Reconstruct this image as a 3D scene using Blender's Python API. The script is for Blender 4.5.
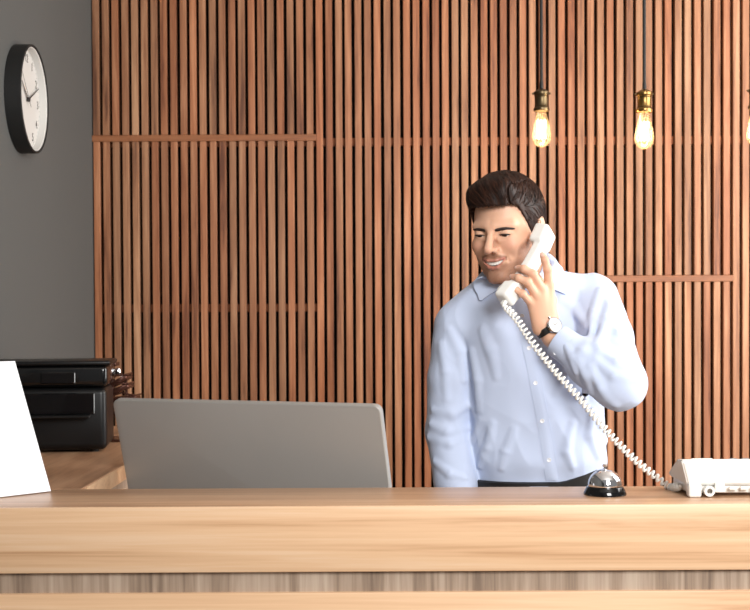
import bpy, bmesh, math, random
import numpy as np
from mathutils import Vector, Matrix, Euler

# ------------------------------------------------------------------ scene, camera, light
for o in list(bpy.data.objects): bpy.data.objects.remove(o)
scene = bpy.context.scene
COL = scene.collection
R = math.radians
rng = random.Random(7)
FPX = 1300.0                      # focal length in photo pixels (750 wide)
CAM_Z = 1.437
PITCH, ROLL = R(-1.2), R(-0.3)
HORIZON = 318.0

cam_d = bpy.data.cameras.new('camera'); cam = bpy.data.objects.new('camera', cam_d); COL.objects.link(cam)
cam_d.sensor_width = 36.0; cam_d.lens = FPX/750*36.0
SHIFT_PX = HORIZON - 305 + FPX*math.tan(-PITCH)
cam_d.shift_y = SHIFT_PX/750
cam.rotation_mode = 'QUATERNION'
CAM_R = Matrix.Rotation(math.pi/2 + PITCH, 3, 'X') @ Matrix.Rotation(ROLL, 3, 'Z')
cam.rotation_quaternion = CAM_R.to_quaternion()
cam.location = (0, 0, CAM_Z)
cam_d.dof.use_dof = True; cam_d.dof.focus_distance = 2.98; cam_d.dof.aperture_fstop = 8.0
cam_d.clip_start = 0.05
scene.camera = cam

def ray(px, py):
    return CAM_R @ Vector(((px-375)/FPX, -(py-305-SHIFT_PX)/FPX, -1))
def at(px, py, Y):
    d = ray(px, py); return Vector((0, 0, CAM_Z)) + d*(Y/d.y)
def on_z(px, py, z):
    d = ray(px, py); return Vector((0, 0, CAM_Z)) + d*((z-CAM_Z)/d.z)
def on_x(px, py, x):
    d = ray(px, py); return Vector((0, 0, CAM_Z)) + d*(x/d.x)

world = bpy.data.worlds.new('world'); scene.world = world; world.use_nodes = True
bg = world.node_tree.nodes['Background']
bg.inputs[0].default_value = (1.0, 0.985, 0.97, 1); bg.inputs[1].default_value = 0.27

def area_light(name, loc, target, size, size_y, power, color):
    l = bpy.data.lights.new(name, 'AREA'); l.shape = 'RECTANGLE'; l.size = size; l.size_y = size_y
    l.energy = power; l.color = color
    o = bpy.data.objects.new(name, l); COL.objects.link(o); o.location = loc
    o.rotation_euler = (Vector(target)-Vector(loc)).to_track_quat('-Z', 'Y').to_euler()
    return o
# tall lobby windows to the right of and behind the camera
area_light('window_light', (2.75, 3.2, 1.9), (0.6, 4.5, 1.5), 1.8, 2.0, 122, (1.0, 0.985, 0.96))
area_light('entrance_light', (1.1, 0.0, 2.35), (0.55, 3.5, 1.3), 1.0, 1.0, 108, (1.0, 0.985, 0.965))

vs = scene.view_settings
vs.view_transform = 'Standard'; vs.look = 'None'; vs.gamma = 1.0; vs.use_curve_mapping = False
vs.exposure = 0.0

# ------------------------------------------------------------------ materials
def s2l(c):
    return tuple(((v/255)/12.92 if v/255 <= .04045 else ((v/255+.055)/1.055)**2.4) for v in c)
def mat(name):
    m = bpy.data.materials.new(name); m.use_nodes = True
    nt = m.node_tree; return m, nt, nt.nodes['Principled BSDF']
def setp(b, **k):
    for n, v in k.items():
        b.inputs[n.replace('_', ' ')].default_value = v
def plain(name, rgb, rough=.5, metal=0., spec=.5, bump=0., bscale=300., var=.06, **k):
    m, nt, b = mat(name)
    c = s2l(rgb)
    setp(b, Roughness=rough, Metallic=metal, **k); b.inputs['Specular IOR Level'].default_value = spec
    tc = nt.nodes.new('ShaderNodeTexCoord'); n = nt.nodes.new('ShaderNodeTexNoise')
    n.inputs['Scale'].default_value = bscale if bump else 9; n.inputs['Detail'].default_value = 3
    nt.links.new(tc.outputs['Object'], n.inputs['Vector'])
    mx = nt.nodes.new('ShaderNodeMix'); mx.data_type = 'RGBA'
    mx.inputs[6].default_value = tuple(v*(1-var) for v in c)+(1,); mx.inputs[7].default_value = tuple(min(1, v*(1+var)) for v in c)+(1,)
    nt.links.new(n.outputs['Fac'], mx.inputs[0]); nt.links.new(mx.outputs[2], b.inputs['Base Color'])
    if bump:
        bp = nt.nodes.new('ShaderNodeBump'); bp.inputs['Strength'].default_value = bump; bp.inputs['Distance'].default_value = .001
        nt.links.new(n.outputs['Fac'], bp.inputs['Height']); nt.links.new(bp.outputs['Normal'], b.inputs['Normal'])
    return m
def wood(name, cols, stretch, scale=1., rough=.45, bump=.15, rand=0., randsat=0., fine=1.0, spec=.4):
    """cols: rgb stops dark..light; stretch: per-axis frequency (low along the grain)"""
    m, nt, b = mat(name)
    N, L = nt.nodes.new, nt.links.new
    tc = N('ShaderNodeTexCoord'); oi = N('ShaderNodeObjectInfo')
    off = N('ShaderNodeVectorMath'); off.operation = 'MULTIPLY_ADD'
    vr = N('ShaderNodeCombineXYZ'); mul = N('ShaderNodeMath'); mul.operation = 'MULTIPLY'; mul.inputs[1].default_value = 37.0 if rand else 0.
    L(oi.outputs['Random'], mul.inputs[0]); [L(mul.outputs[0], vr.inputs[i]) for i in range(3)]
    off.inputs[1].default_value = (1, 1, 1); L(tc.outputs['Object'], off.inputs[0]); L(vr.outputs[0], off.inputs[2])
    mp = N('ShaderNodeMapping'); mp.inputs['Scale'].default_value = stretch; L(off.outputs[0], mp.inputs['Vector'])
    n1 = N('ShaderNodeTexNoise'); n1.inputs['Scale'].default_value = scale; n1.inputs['Detail'].default_value = 6; n1.inputs['Roughness'].default_value = .6; n1.inputs['Distortion'].default_value = .6
    L(mp.outputs[0], n1.inputs['Vector'])
    n2 = N('ShaderNodeTexNoise'); n2.inputs['Scale'].default_value = scale*5; n2.inputs['Detail'].default_value = 4; L(mp.outputs[0], n2.inputs['Vector'])
    mxf = N('ShaderNodeMath'); mxf.operation = 'MULTIPLY_ADD'; mxf.inputs[1].default_value = .35*fine
    L(n2.outputs['Fac'], mxf.inputs[0]); sb = N('ShaderNodeMath'); sb.operation = 'SUBTRACT'; sb.inputs[1].default_value = .175*fine
    L(n1.outputs['Fac'], sb.inputs[0]); L(sb.outputs[0], mxf.inputs[2])
    cr = N('ShaderNodeValToRGB'); el = cr.color_ramp.elements
    pos = np.linspace(.30, .70, len(cols))
    el[0].position = pos[0]; el[1].position = pos[-1]
    for p in pos[1:-1]: el.new(p)
    for e, c in zip(el, cols): e.color = s2l(c)+(1,)
    L(mxf.outputs[0], cr.inputs[0])
    out = cr.outputs[0]
    if rand:
        hs = N('ShaderNodeHueSaturation')
        mr = N('ShaderNodeMapRange'); mr.inputs[3].default_value = 1-rand; mr.inputs[4].default_value = 1+rand
        L(oi.outputs['Random'], mr.inputs[0]); L(mr.outputs[0], hs.inputs['Value'])
        fr = N('ShaderNodeMath'); fr.operation = 'MULTIPLY'; fr.inputs[1].default_value = 7.31; L(oi.outputs['Random'], fr.inputs[0])
        f2 = N('ShaderNodeMath'); f2.operation = 'FRACT'; L(fr.outputs[0], f2.inputs[0])
        mh = N('ShaderNodeMapRange'); mh.inputs[3].default_value = .494; mh.inputs[4].default_value = .505; L(f2.outputs[0], mh.inputs[0]); L(mh.outputs[0], hs.inputs['Hue'])
        ms = N('ShaderNodeMapRange'); ms.inputs[3].default_value = 1+randsat; ms.inputs[4].default_value = 1-randsat; L(f2.outputs[0], ms.inputs[0]); L(ms.outputs[0], hs.inputs['Saturation'])
        L(out, hs.inputs['Color']); out = hs.outputs[0]
    L(out, b.inputs['Base Color'])
    b.inputs['Roughness'].default_value = rough; b.inputs['Specular IOR Level'].default_value = spec
    bp = N('ShaderNodeBump'); bp.inputs['Strength'].default_value = bump; bp.inputs['Distance'].default_value = .001
    L(mxf.outputs[0], bp.inputs['Height']); L(bp.outputs['Normal'], b.inputs['Normal'])
    return m
M = {}
M['slat'] = wood('slat_wood', [(98, 58, 38), (145, 96, 66), (163, 113, 81), (184, 135, 101)], (26, 26, 1.3), 1.0, .5, .15, rand=.15, randsat=.06)
M['rail'] = wood('rail_wood', [(122, 74, 46), (146, 93, 60), (162, 108, 73)], (1.3, 26, 26), 1.0, .45, .15)
M['fascia'] = wood('light_oak_laminate', [(198, 154, 116), (219, 178, 140), (227, 188, 150), (232, 197, 163)], (.8, 20, 34), 1.0, .38, .05)
M['top'] = wood('brown_oak_laminate', [(158, 120, 92), (186, 148, 116), (200, 164, 132)], (1.0, 26, 20), 1.0, .33, .05)
M['top_return'] = wood('brown_oak_laminate_return', [(140, 104, 78), (172, 132, 102), (188, 150, 118)], (26, 1.6, 20), 1.0, .38, .05)
M['band'] = wood('grey_oak_laminate', [(122, 104, 90), (150, 130, 112), (172, 152, 134), (186, 168, 150)], (30, 20, 1.0), 1.0, .5, .08)
M['back'] = plain('dark_backing', (26, 17, 13), .9)
M['batten'] = wood('batten_wood', [(140, 78, 46), (165, 98, 60), (180, 112, 70)], (1.3, 26, 26), 1.0, .6)
M['grey_wall'] = plain('grey_wall_paint', (84, 85, 84), .85, bump=.15, bscale=220, var=.02)
M['ceiling'] = plain('ceiling_paint', (226, 224, 220), .9, var=.02)
M['floor'] = wood('floor_boards', [(120, 110, 100), (150, 140, 128), (165, 155, 142)], (3, 20, 20), 1.0, .45)
M['black'] = plain('black_plastic', (15, 15, 16), .35, spec=.3, var=.1)
M['black_gloss'] = plain('black_gloss_plastic', (12, 12, 13), .12, var=.1)
M['black_matte'] = plain('black_matte', (17, 17, 17), .7, var=.1)
M['white_plastic'] = plain('white_plastic', (238, 237, 232), .32, var=.02)
M['paper'] = plain('white_card', (236, 238, 244), .6, var=.01)
M['dial'] = plain('white_dial', (206, 205, 202), .5, var=.01)
M['ink'] = plain('dark_ink', (50, 48, 47), .6)
M['silver'] = plain('brushed_silver', (168, 165, 161), .45, metal=.3, var=.03)
M['chrome'] = plain('chrome', (225, 225, 228), .07, metal=1., var=.02)
M['brass'] = plain('antique_brass', (98, 84, 62), .36, metal=1., var=.3)
M['brass_light'] = plain('polished_brass', (140, 110, 66), .3, metal=1., var=.2)
M['bronze'] = plain('copper_brown_gloss', (84, 52, 42), .2, metal=.6, var=.4)
M['screen'] = plain('screen_glass', (8, 8, 10), .1)
M['leather'] = plain('black_leather', (20, 18, 18), .5, bump=.3, bscale=600)
M['navy'] = plain('navy_trouser_cloth', (28, 32, 46), .8, bump=.3, bscale=900)
M['shirt'] = plain('light_blue_shirt_cotton', (194, 206, 231), .75, spec=.2, bump=.12, bscale=1400, var=.025)
M['shirt'].node_tree.nodes['Principled BSDF'].inputs['Sheen Weight'].default_value = .15
M['button'] = plain('pearl_button', (236, 236, 240), .25, var=.03)
M['shoe'] = plain('brown_shoe_leather', (62, 36, 24), .3)
M['teeth'] = plain('teeth', (240, 236, 228), .25, var=.02)
M['eye'] = plain('eye_white', (220, 212, 206), .2, var=.03)
M['iris'] = plain('brown_iris', (40, 24, 16), .15)
M['led'] = plain('grey_print', (120, 122, 124), .5)

# ------------------------------------------------------------------ mesh helpers
class MB:
    def __init__(s): s.bm = bmesh.new()
    def box(s, c, d, bev=0., seg=2, rot=None):
        r = bmesh.ops.create_cube(s.bm, size=1.0); vs = r['verts']
        bmesh.ops.scale(s.bm, vec=d, verts=vs)
        if bev:
            es = list({e for v in vs for e in v.link_edges})
            r2 = bmesh.ops.bevel(s.bm, geom=es, offset=bev, segments=seg, profile=.5, affect='EDGES')
            vs = list({v for f in r2['faces'] for v in f.verts} | {v for v in vs if v.is_valid})
        if rot is not None: bmesh.ops.rotate(s.bm, cent=(0, 0, 0), matrix=rot, verts=vs)
        bmesh.ops.translate(s.bm, vec=c, verts=vs)
        return s
    def lathe(s, prof, c=(0, 0, 0), n=32, rot=None, close=True):
        rings = []
        for (r, z) in prof:
            ring = []
            for i in range(n):
                a = 2*math.pi*i/n; v = Vector((r*math.cos(a), r*math.sin(a), z))
                if rot is not None: v = rot @ v
                ring.append(s.bm.verts.new(v+Vector(c)))
            rings.append(ring)
        for a, b in zip(rings, rings[1:]):
            for i in range(n): s.bm.faces.new((a[i], a[(i+1) % n], b[(i+1) % n], b[i]))
        if close:
            s.bm.faces.new(rings[0][::-1]); s.bm.faces.new(rings[-1])
        return s
    def tube(s, pts, rad, n=8, closed=False):
        pts = [Vector(p) for p in pts]; m = len(pts)
        rad = rad if hasattr(rad, '__len__') else [rad]*m
        rings = []; up = None
        for i, p in enumerate(pts):
            t = (pts[(i+1) % m]-pts[i-1]) if closed else (pts[min(i+1, m-1)]-pts[max(i-1, 0)])
            t.normalize()
            if up is None: up = t.orthogonal().normalized()
            up = (up-t*up.dot(t)).normalized(); w = t.cross(up)
            rings.append([s.bm.verts.new(p+(up*math.cos(2*math.pi*k/n)+w*math.sin(2*math.pi*k/n))*rad[i]) for k in range(n)])
        prs = list(zip(rings, rings[1:]))+([(rings[-1], rings[0])] if closed else [])
        for a, b in prs:
            for k in range(n): s.bm.faces.new((a[k], a[(k+1) % n], b[(k+1) % n], b[k]))
        if not closed:
            s.bm.faces.new(rings[0][::-1]); s.bm.faces.new(rings[-1])
        return s
    def prism(s, poly, axis, lo, hi):
        """poly of 2-D points extruded along axis 0/1/2"""
        def mk(p, t):
            v = list(p); v.insert(axis, t); return s.bm.verts.new(v)
        a = [mk(p, lo) for p in poly]; b = [mk(p, hi) for p in poly]; n = len(poly)
        s.bm.faces.new(a[::-1]); s.bm.faces.new(b)
        for i in range(n): s.bm.faces.new((a[i], a[(i+1) % n], b[(i+1) % n], b[i]))
        return s
    def grid(s, P, thick=0.):
        """P[i][j] points -> quad surface, optional thickness along normals"""
        n, m = len(P), len(P[0])
        V = [[s.bm.verts.new(p) for p in row] for row in P]
        fs = [s.bm.faces.new((V[i][j], V[i+1][j], V[i+1][j+1], V[i][j+1])) for i in range(n-1) for j in range(m-1)]
        if thick:
            bmesh.ops.recalc_face_normals(s.bm, faces=fs)
            bmesh.ops.solidify(s.bm, geom=fs, thickness=thick)
        return s
    def build(s, name, m, parent=None, smooth=False, angle=40, kind=None):
        bmesh.ops.recalc_face_normals(s.bm, faces=s.bm.faces[:])
        me = bpy.data.meshes.new(name); s.bm.to_mesh(me); s.bm.free()
        if smooth:
            for p in me.polygons: p.use_smooth = True
            me.set_sharp_from_angle(angle=R(angle))
        return link(name, me, m, parent, kind)
def link(name, me, m, parent=None, kind=None):
    o = bpy.data.objects.new(name, me); COL.objects.link(o)
    if m is not None:
        if me.materials: me.materials[0] = m
        else: me.materials.append(m)
    if parent is not None:
        o.parent = parent
        o.matrix_parent_inverse = parent_world(parent).inverted()
    if kind: o['kind'] = kind
    return o
def parent_world(o):
    m = o.matrix_basis.copy()
    return m if o.parent is None else parent_world(o.parent) @ o.matrix_parent_inverse @ m
def thing(name, label, cat, loc=(0, 0, 0), group=None):
    o = bpy.data.objects.new(name, None); COL.objects.link(o); o.location = loc; o.empty_display_size = .1
    return tag(o, label, cat, group)
def tag(o, label, cat, group=None):
    o['label'] = label; o['category'] = cat
    if group: o['group'] = group
    return o
def struct(o): o['kind'] = 'structure'; return o
MON = (-0.3044, 2.9111, 1.2484, -0.39935, 0.28065)

# ------------------------------------------------------------------ the room
WALL_Y = 5.08                                   # front plane of the slats
LEFT_X = at(92.5, 180, WALL_Y).x                # grey side wall
RIGHT_X, ROOM_H = 3.2, 3.05
DEPTH_SLAT = .032
wall_back = MB().box(((LEFT_X+RIGHT_X)/2, WALL_Y+DEPTH_SLAT+.025+.05, ROOM_H/2), (RIGHT_X-LEFT_X, .1, ROOM_H)).build('wall_back', M['back'])
tag(struct(wall_back), 'dark back wall clad in narrow vertical brown wooden slats', 'wall')
wl = MB().box((LEFT_X-.06, 1.2, ROOM_H/2), (.12, 8.2, ROOM_H)).build('wall_left', M['grey_wall'])
tag(struct(wl), 'plain grey painted side wall with the clock', 'wall')
fl = MB().box(((LEFT_X+RIGHT_X)/2, 1.2, -.05), (RIGHT_X-LEFT_X+.4, 8.4, .1)).build('floor', M['floor'])
tag(struct(fl), 'grey brown boarded floor of the lobby', 'floor')
ce = MB().box(((LEFT_X+RIGHT_X)/2, 3.0, ROOM_H+.05), (RIGHT_X-LEFT_X+.4, 4.8, .1)).build('ceiling', M['ceiling'])
tag(struct(ce), 'white ceiling above the reception', 'ceiling')

# slats: one object each, children of the wall
PITCH_S, SLAT_W = 9.665/FPX*WALL_Y, .0254
first_gap = at(100.6, 60, WALL_Y).x             # centre of the first gap right of the corner
z_rail_l = at(200, 138.0, WALL_Y).z             # rail in the left panel
z_rail_r = at(665, 278.5, WALL_Y).z             # rail in the right panel
RAIL_H = 6.6/FPX*WALL_Y
_meshes = {}
def slat_mesh(z0, z1):
    k = (round(z0, 3), round(z1, 3))
    if k not in _meshes:
        mb = MB(); mb.box((0, DEPTH_SLAT/2, (z0+z1)/2), (SLAT_W, DEPTH_SLAT, z1-z0), .0012, 1)
        o = mb.build('slat', M['slat'], wall_back); _meshes[k] = o; return o, True
    return _meshes[k], False
def slat(x, z0, z1):
    o, new = slat_mesh(z0, z1)
    if not new:
        c = o.copy(); COL.objects.link(c); o = c
    o.location = (x, WALL_Y + rng.uniform(-.0008, .0008), 0)
N_LEFT = 23
xs = [first_gap + (i-.5)*PITCH_S for i in range(0, int((RIGHT_X-first_gap)/PITCH_S))]
i_r1 = max(i for i, x in enumerate(xs) if x < at(727, 278, WALL_Y).x)
i_r0 = i_r1-22
for i, x in enumerate(xs):
    x += rng.uniform(-.0008, .0008)
    if i < N_LEFT:
        slat(x, 0, z_rail_l-RAIL_H/2); slat(x, z_rail_l+RAIL_H/2, ROOM_H)
    elif i_r0 <= i <= i_r1:
        slat(x, 0, z_rail_r-RAIL_H/2); slat(x, z_rail_r+RAIL_H/2, ROOM_H)
    else:
        slat(x, 0, ROOM_H)
def rail(x0, x1, z):
    MB().box(((x0+x1)/2, WALL_Y+DEPTH_SLAT/2-.001, z), (x1-x0, DEPTH_SLAT+.002, RAIL_H-.001), .0012, 1).build('rail', M['rail'], wall_back)
rail(LEFT_X, xs[N_LEFT]-SLAT_W/2, z_rail_l)
rail(xs[i_r0]-SLAT_W/2, xs[i_r1+1]-SLAT_W/2, z_rail_r)
for z, x1 in ((.15, RIGHT_X), (.6, RIGHT_X), (at(200, 308, WALL_Y+.03).z, xs[N_LEFT]), (at(500, 141, WALL_Y+.03).z, RIGHT_X), (2.85, RIGHT_X)):
    MB().box(((LEFT_X+x1)/2, WALL_Y+DEPTH_SLAT+.0125, z), (x1-LEFT_X, .024, .03)).build('batten', M['batten'], wall_back)

# ------------------------------------------------------------------ reception counter
TOP = 1.08
y_front = on_z(375, 506, TOP).y; y_back = on_z(375, 487.5, TOP).y
pr = on_z(82, 489.5, TOP); pr2 = on_z(122.4, 466.1, TOP)
RET_X = (pr.x+pr2.x)/2
px_m = FPX/y_front
th_f = 66.5/px_m; gap_b = 20.5/px_m
XR = 1.75
WALL_X = LEFT_X; LEFT_X = LEFT_X+.003
print('COUNTER', y_front, y_back, RET_X, th_f, LEFT_X, first_gap, z_rail_l)
counter = thing('reception_counter', 'long wooden reception counter with light oak front and brown top', 'counter', (.2, y_front+.2, 0))
MB().box(((LEFT_X+XR)/2, (y_front+y_back)/2+.004, TOP-.016), (XR-LEFT_X, y_back-y_front-.008, .032), .0025, 2).build('countertop', M['top'], counter, True)
MB().box(((LEFT_X+XR)/2, y_front+.009, TOP-th_f/2), (XR-LEFT_X, .018, th_f-.001), .002, 2).build('front_board', M['fascia'], counter, True)['label'] = 'light oak front board under the counter edge'
MB().box(((LEFT_X+XR)/2, y_front+.034+.02, TOP-th_f+.02), (XR-LEFT_X, .04, .018)).build('soffit', M['fascia'], counter)
zb1 = TOP-th_f; zb0 = zb1-.07
MB().box(((LEFT_X+XR)/2, y_front+.024, (zb0+zb1)/2), (XR-LEFT_X, .02, zb1-zb0)).build('recessed_band', M['band'], counter)['label'] = 'recessed grey oak band with vertical grain'
zl = on_z(375, 592, 0)
z_low = at(375, 592.5, y_front+.004).z
MB().box(((LEFT_X+XR)/2, y_front+.022, z_low/2), (XR-LEFT_X, .036, z_low-.0), .002, 2).build('lower_panel', M['fascia'], counter, True)['label'] = 'light oak lower front panel of the counter'
MB().box(((LEFT_X+XR)/2, y_back-.02, (TOP-.032)/2), (XR-LEFT_X-.02, .03, TOP-.034)).build('inner_panel', M['band'], counter)
# return along the grey wall, same height
RET_Y1 = 4.35
MB().box(((LEFT_X+RET_X)/2-.001, (y_back+RET_Y1)/2+.001, TOP-.0185), (RET_X-LEFT_X-.004, RET_Y1-y_back-.002, .037), .0015, 1).build('return_top', M['top_return'], counter, True)
MB().box((RET_X+.0005, (y_back+RET_Y1)/2+.001, TOP-.0185), (.003, RET_Y1-y_back-.002, .0365)).build('edge_band', M['fascia'], counter)['label'] = 'light oak edge of the return top'
MB().box((RET_X-.06, (y_back+RET_Y1)/2, (TOP-.037)/2), (.03, RET_Y1-y_back-.04, TOP-.039)).build('return_panel', M['band'], counter)
# lower worktop behind the front, carrying the monitor
MB().box((RET_X-.04+.36, y_back+.24, .735), (.74, .5, .03), .002, 1).build('worktop', M['top'], counter, True)
for xx in (RET_X-.02, RET_X+.66):
    MB().box((xx, y_back+.24, .36), (.03, .44, .72)).build('worktop_leg', M['band'], counter)
LEFT_X = WALL_X

# ------------------------------------------------------------------ wall clock on the grey wall
CD = 107/FPX                                    # angular diameter
clock_y = 4.02
cz_ = on_x(35.2, 99.3, LEFT_X+.05).z
clock_y = on_x(35.2, 99.3, LEFT_X+.05).y
CR = .5*107/FPX*clock_y
clock = thing('wall_clock', 'round black-rimmed wall clock with white dial on grey wall', 'clock', (LEFT_X, clock_y, cz_))
RX90 = Matrix.Rotation(math.pi/2, 3, 'Y')       # lathe axis z -> +x
cc = (LEFT_X+.001, clock_y, cz_)
MB().lathe([(CR*.2, 0), (CR, 0), (CR, .048), (CR*.985, .050), (CR*.965, .050), (CR*.955, .046), (CR*.95, .022), (CR*.2, .022)], cc, 72, RX90).build('rim', M['black_matte'], clock, True)
MB().lathe([(CR*.951, .0225), (CR*.951, .046), (CR*.935, .044), (CR*.925, .0235)], cc, 72, RX90, close=False).build('inner_ring', M['dial'], clock, True)
MB().lathe([(.001, .0222), (CR*.945, .0222), (CR*.945, .0232), (.001, .0232)], cc, 72, RX90).build('dial', M['dial'], clock, True)
def clock_pt(ang, rad, lift):                   # clockwise from 12, seen from inside the room
    return Vector((cc[0]+lift, clock_y+rad*math.sin(ang), cz_+rad*math.cos(ang)))
def hand(name, ang, l0, l1, w, lift):
    a, b = clock_pt(ang, -l0, lift), clock_pt(ang, l1, lift)
    d = (b-a).normalized(); s = Vector((1, 0, 0)).cross(d)
    mb = MB(); mb.grid([[a-s*w, b-s*w*.5], [a+s*w, b+s*w*.5]], .0008); mb.build(name, M['ink'], clock)
hand('hour_hand', R(303), .012, CR*.5, .0035, .027)
hand('minute_hand', R(66), .016, CR*.80, .003, .029)
hand('second_hand', R(313), .03, CR*.74, .0009, .031)
MB().lathe([(.007, .024), (.007, .033), (.004, .034)], cc, 20, RX90).build('hub', M['ink'], clock, True)
def text_mesh(txt, size):
    cu = bpy.data.curves.new('txt', 'FONT'); cu.body = txt; cu.size = size; cu.align_x = 'CENTER'; cu.align_y = 'CENTER'; cu.extrude = .0003
    to = bpy.data.objects.new('txt', cu); COL.objects.link(to)
    dg = bpy.context.evaluated_depsgraph_get(); me = bpy.data.meshes.new_from_object(to.evaluated_get(dg))
    bpy.data.objects.remove(to); return me
# text lies in the y-z plane facing +x
TM = Matrix(((0, 0, 1), (1, 0, 0), (0, 1, 0)))
for h in range(1, 13):
    me = text_mesh(str(h), .036); me.transform((Matrix.Translation(clock_pt(R(30*h), CR*.76, .0238)) @ TM.to_4x4()))
    link('numeral', me, M['ink'], clock)
mb = MB()
for k in range(60):
    a = R(6*k); l = .010 if k % 5 == 0 else .005
    p, q = clock_pt(a, CR*.9, .0238), clock_pt(a, CR*.9-l, .0238); d = (q-p).normalized(); s = Vector((1, 0, 0)).cross(d)*.0007
    mb.grid([[p-s, q-s], [p+s, q+s]])
mb.build('minute_marks', M['ink'], clock, kind='stuff')

# ------------------------------------------------------------------ printer on the return
pb = on_z(60, 452.5, TOP); PY = pb.y
PXR = at(108, 420, PY).x; PW, PD = .325, .25
PH = at(60, 361.0, PY).z-TOP
pcx, pcy = PXR-PW/2, PY+PD/2
printer = thing('printer', 'glossy black desktop printer on the brown return counter', 'printer', (PXR, PY, TOP))
zs = at(60, 387, PY).z
MB().box((pcx, pcy, TOP+.006+(zs-TOP-.008)/2), (PW-.006, PD-.006, zs-TOP-.008), .018, 5).build('body', M['black'], printer, True)
MB().box((pcx, pcy, zs+(TOP+PH-.012-zs)/2), (PW, PD, TOP+PH-.012-zs), .014, 5).build('upper_housing', M['black_gloss'], printer, True)
MB().box((pcx+.002, pcy, TOP+PH-.006), (PW+.010, PD+.006, .012), .005, 3).build('scanner_lid', M['black'], printer, True)
a0, a1 = at(68, 393, PY), at(95, 414, PY)
MB().box(((a0.x+a1.x)/2-.06, PY+.003, (a0.z+a1.z)/2), (a1.x-a0.x+.12, .012, a0.z-a1.z), .002, 1).build('tray_slot', M['screen'], printer)
MB().box(((a0.x+a1.x)/2-.06, PY-.02, a1.z-.004), (a1.x-a0.x+.10, .05, .006), .002, 1).build('output_tray', M['black'], printer)
MB().box((PXR-.13, PY-.002, zs+.025), (.09, .006, .03), .002, 1).build('control_panel', M['screen'], printer)
for sx in (-1, 1):
    for sy in (-1, 1):
        MB().lathe([(.012, 0), (.012, .01)], (pcx+sx*(PW/2-.04), pcy+sy*(PD/2-.04), TOP), 16).build('foot', M['black_matte'], printer)

printer.rotation_euler = (0, 0, R(7))
# ------------------------------------------------------------------ copper-brown desk organiser beside the printer
OY = PY+.34
ob = at(121, 400, OY)
org = thing('desk_organizer', 'shiny copper-brown desk organizer squeezed beside the black printer', 'organizer', (ob.x, OY, TOP))
def opt(px, py, dy=0.): return at(px, py, OY+dy)
MB().tube([Vector((opt(113, 368).x, OY-.03, TOP)), opt(113, 366, -.03)], .004, 8).build('post', M['bronze'], org, True)
MB().tube([Vector((opt(126, 380).x, OY+.03, TOP)), opt(126, 378, .03)], .004, 8).build('post', M['bronze'], org, True)
for (pa, pb_) in (((110, 387), (129, 376)), ((110, 393), (131, 385)), ((111, 400), (138, 397)), ((111, 414), (140, 410))):
    A, B = opt(*pa), opt(*pb_)
    ang = math.atan2(B.z-A.z, B.x-A.x)
    MB().box((A+B)/2, ((B-A).length, .09, .015), .002, 2, Matrix.Rotation(-ang, 3, 'Y')).build('tray', M['bronze'], org, True)
    MB().tube([A+Vector((0, -.045, .012)), (A+B)/2+Vector((0, -.047, .02)), B+Vector((0, -.045, .006)), B+Vector((.004, 0, .008)), B+Vector((0, .045, .006))], .003, 8).build('wire_lip', M['bronze'], org, True)
cp = opt(118, 372, -.02)
MB().lathe([(.001, -.012), (.008, -.010), (.011, 0), (.008, .010), (.001, .012)], cp, 16).build('glint_bead', M['chrome'], org, True)  # chrome bead added to stand in for a bright highlight on the organizer
MB().box(opt(114, 364, -.01), (.022, .06, .012), .003, 2).build('cap', M['bronze'], org, True)
MB().box((ob.x+.004, OY, TOP+.004), (.075, .12, .008), .002, 1).build('base', M['bronze'], org, True)

# ------------------------------------------------------------------ monitor seen from behind
mx, my, mz, myaw, mtilt = MON
MW, MH, MT = .68, .43, .016
mon = thing('computer_monitor', 'large silver flat monitor seen from behind on the inner worktop', 'monitor', (mx, my+.12, .75))
mu = Vector((math.cos(myaw), math.sin(myaw), 0)); mn = Vector((math.sin(myaw), -math.cos(myaw), 0))
mdn = Vector((0, 0, -1))*math.cos(mtilt)-mn*math.sin(mtilt); mfr = mu.cross(-mdn)      # outward back normal
if mfr.dot(mn) < 0: mfr = -mfr
def rounded_rect(w, h, r, n=6):
    pts = []
    for cx_, cy_, a0_ in ((w/2-r, h/2-r, 0), (-w/2+r, h/2-r, 90), (-w/2+r, -h/2+r, 180), (w/2-r, -h/2+r, 270)):
        for k in range(n+1):
            a = R(a0_+90*k/n); pts.append((cx_+r*math.cos(a), cy_+r*math.sin(a)))
    return pts
mc = Vector((mx, my, mz))+mdn*MH/2
def mon_pt(a, b, c): return mc+mu*a-mdn*b+mfr*c
def slab(name, m, parent, w, h, r, layers):
    """layers: (inset, offset along the back normal)"""
    mb = MB(); rings = []
    for ins, off in layers:
        rings.append([mb.bm.verts.new(mon_pt(x, y, off)) for x, y in rounded_rect(w-2*ins, h-2*ins, max(r-ins, .002))])
    n = len(rings[0])
    for a, b in zip(rings, rings[1:]):
        for i in range(n): mb.bm.faces.new((a[i], a[(i+1) % n], b[(i+1) % n], b[i]))
    mb.bm.faces.new(rings[0]); mb.bm.faces.new(rings[-1])
    return mb.build(name, m, parent, True, 30)
slab('back_shell', M['silver'], mon, MW, MH, .016, [(.0, -MT), (0, -.003), (.0015, -.0008), (.004, 0)])
slab('screen', M['screen'], mon, MW-.012, MH-.012, .01, [(0, -MT-.0012), (0, -MT-.0002)])
nb = mon_pt(0, -.10, .0)
fy = nb.y+.02
neck = [nb, nb+Vector((0, -.0, 0))*1]
MB().box(((nb.x), nb.y+.012, (.75+nb.z)/2), (.12, .014, nb.z-.75), .004, 2, None).build('stand_neck', M['silver'], mon, True)
MB().box((nb.x, nb.y+.06, .757), (.22, .19, .012), .004, 2).build('stand_base', M['silver'], mon, True)

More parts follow.
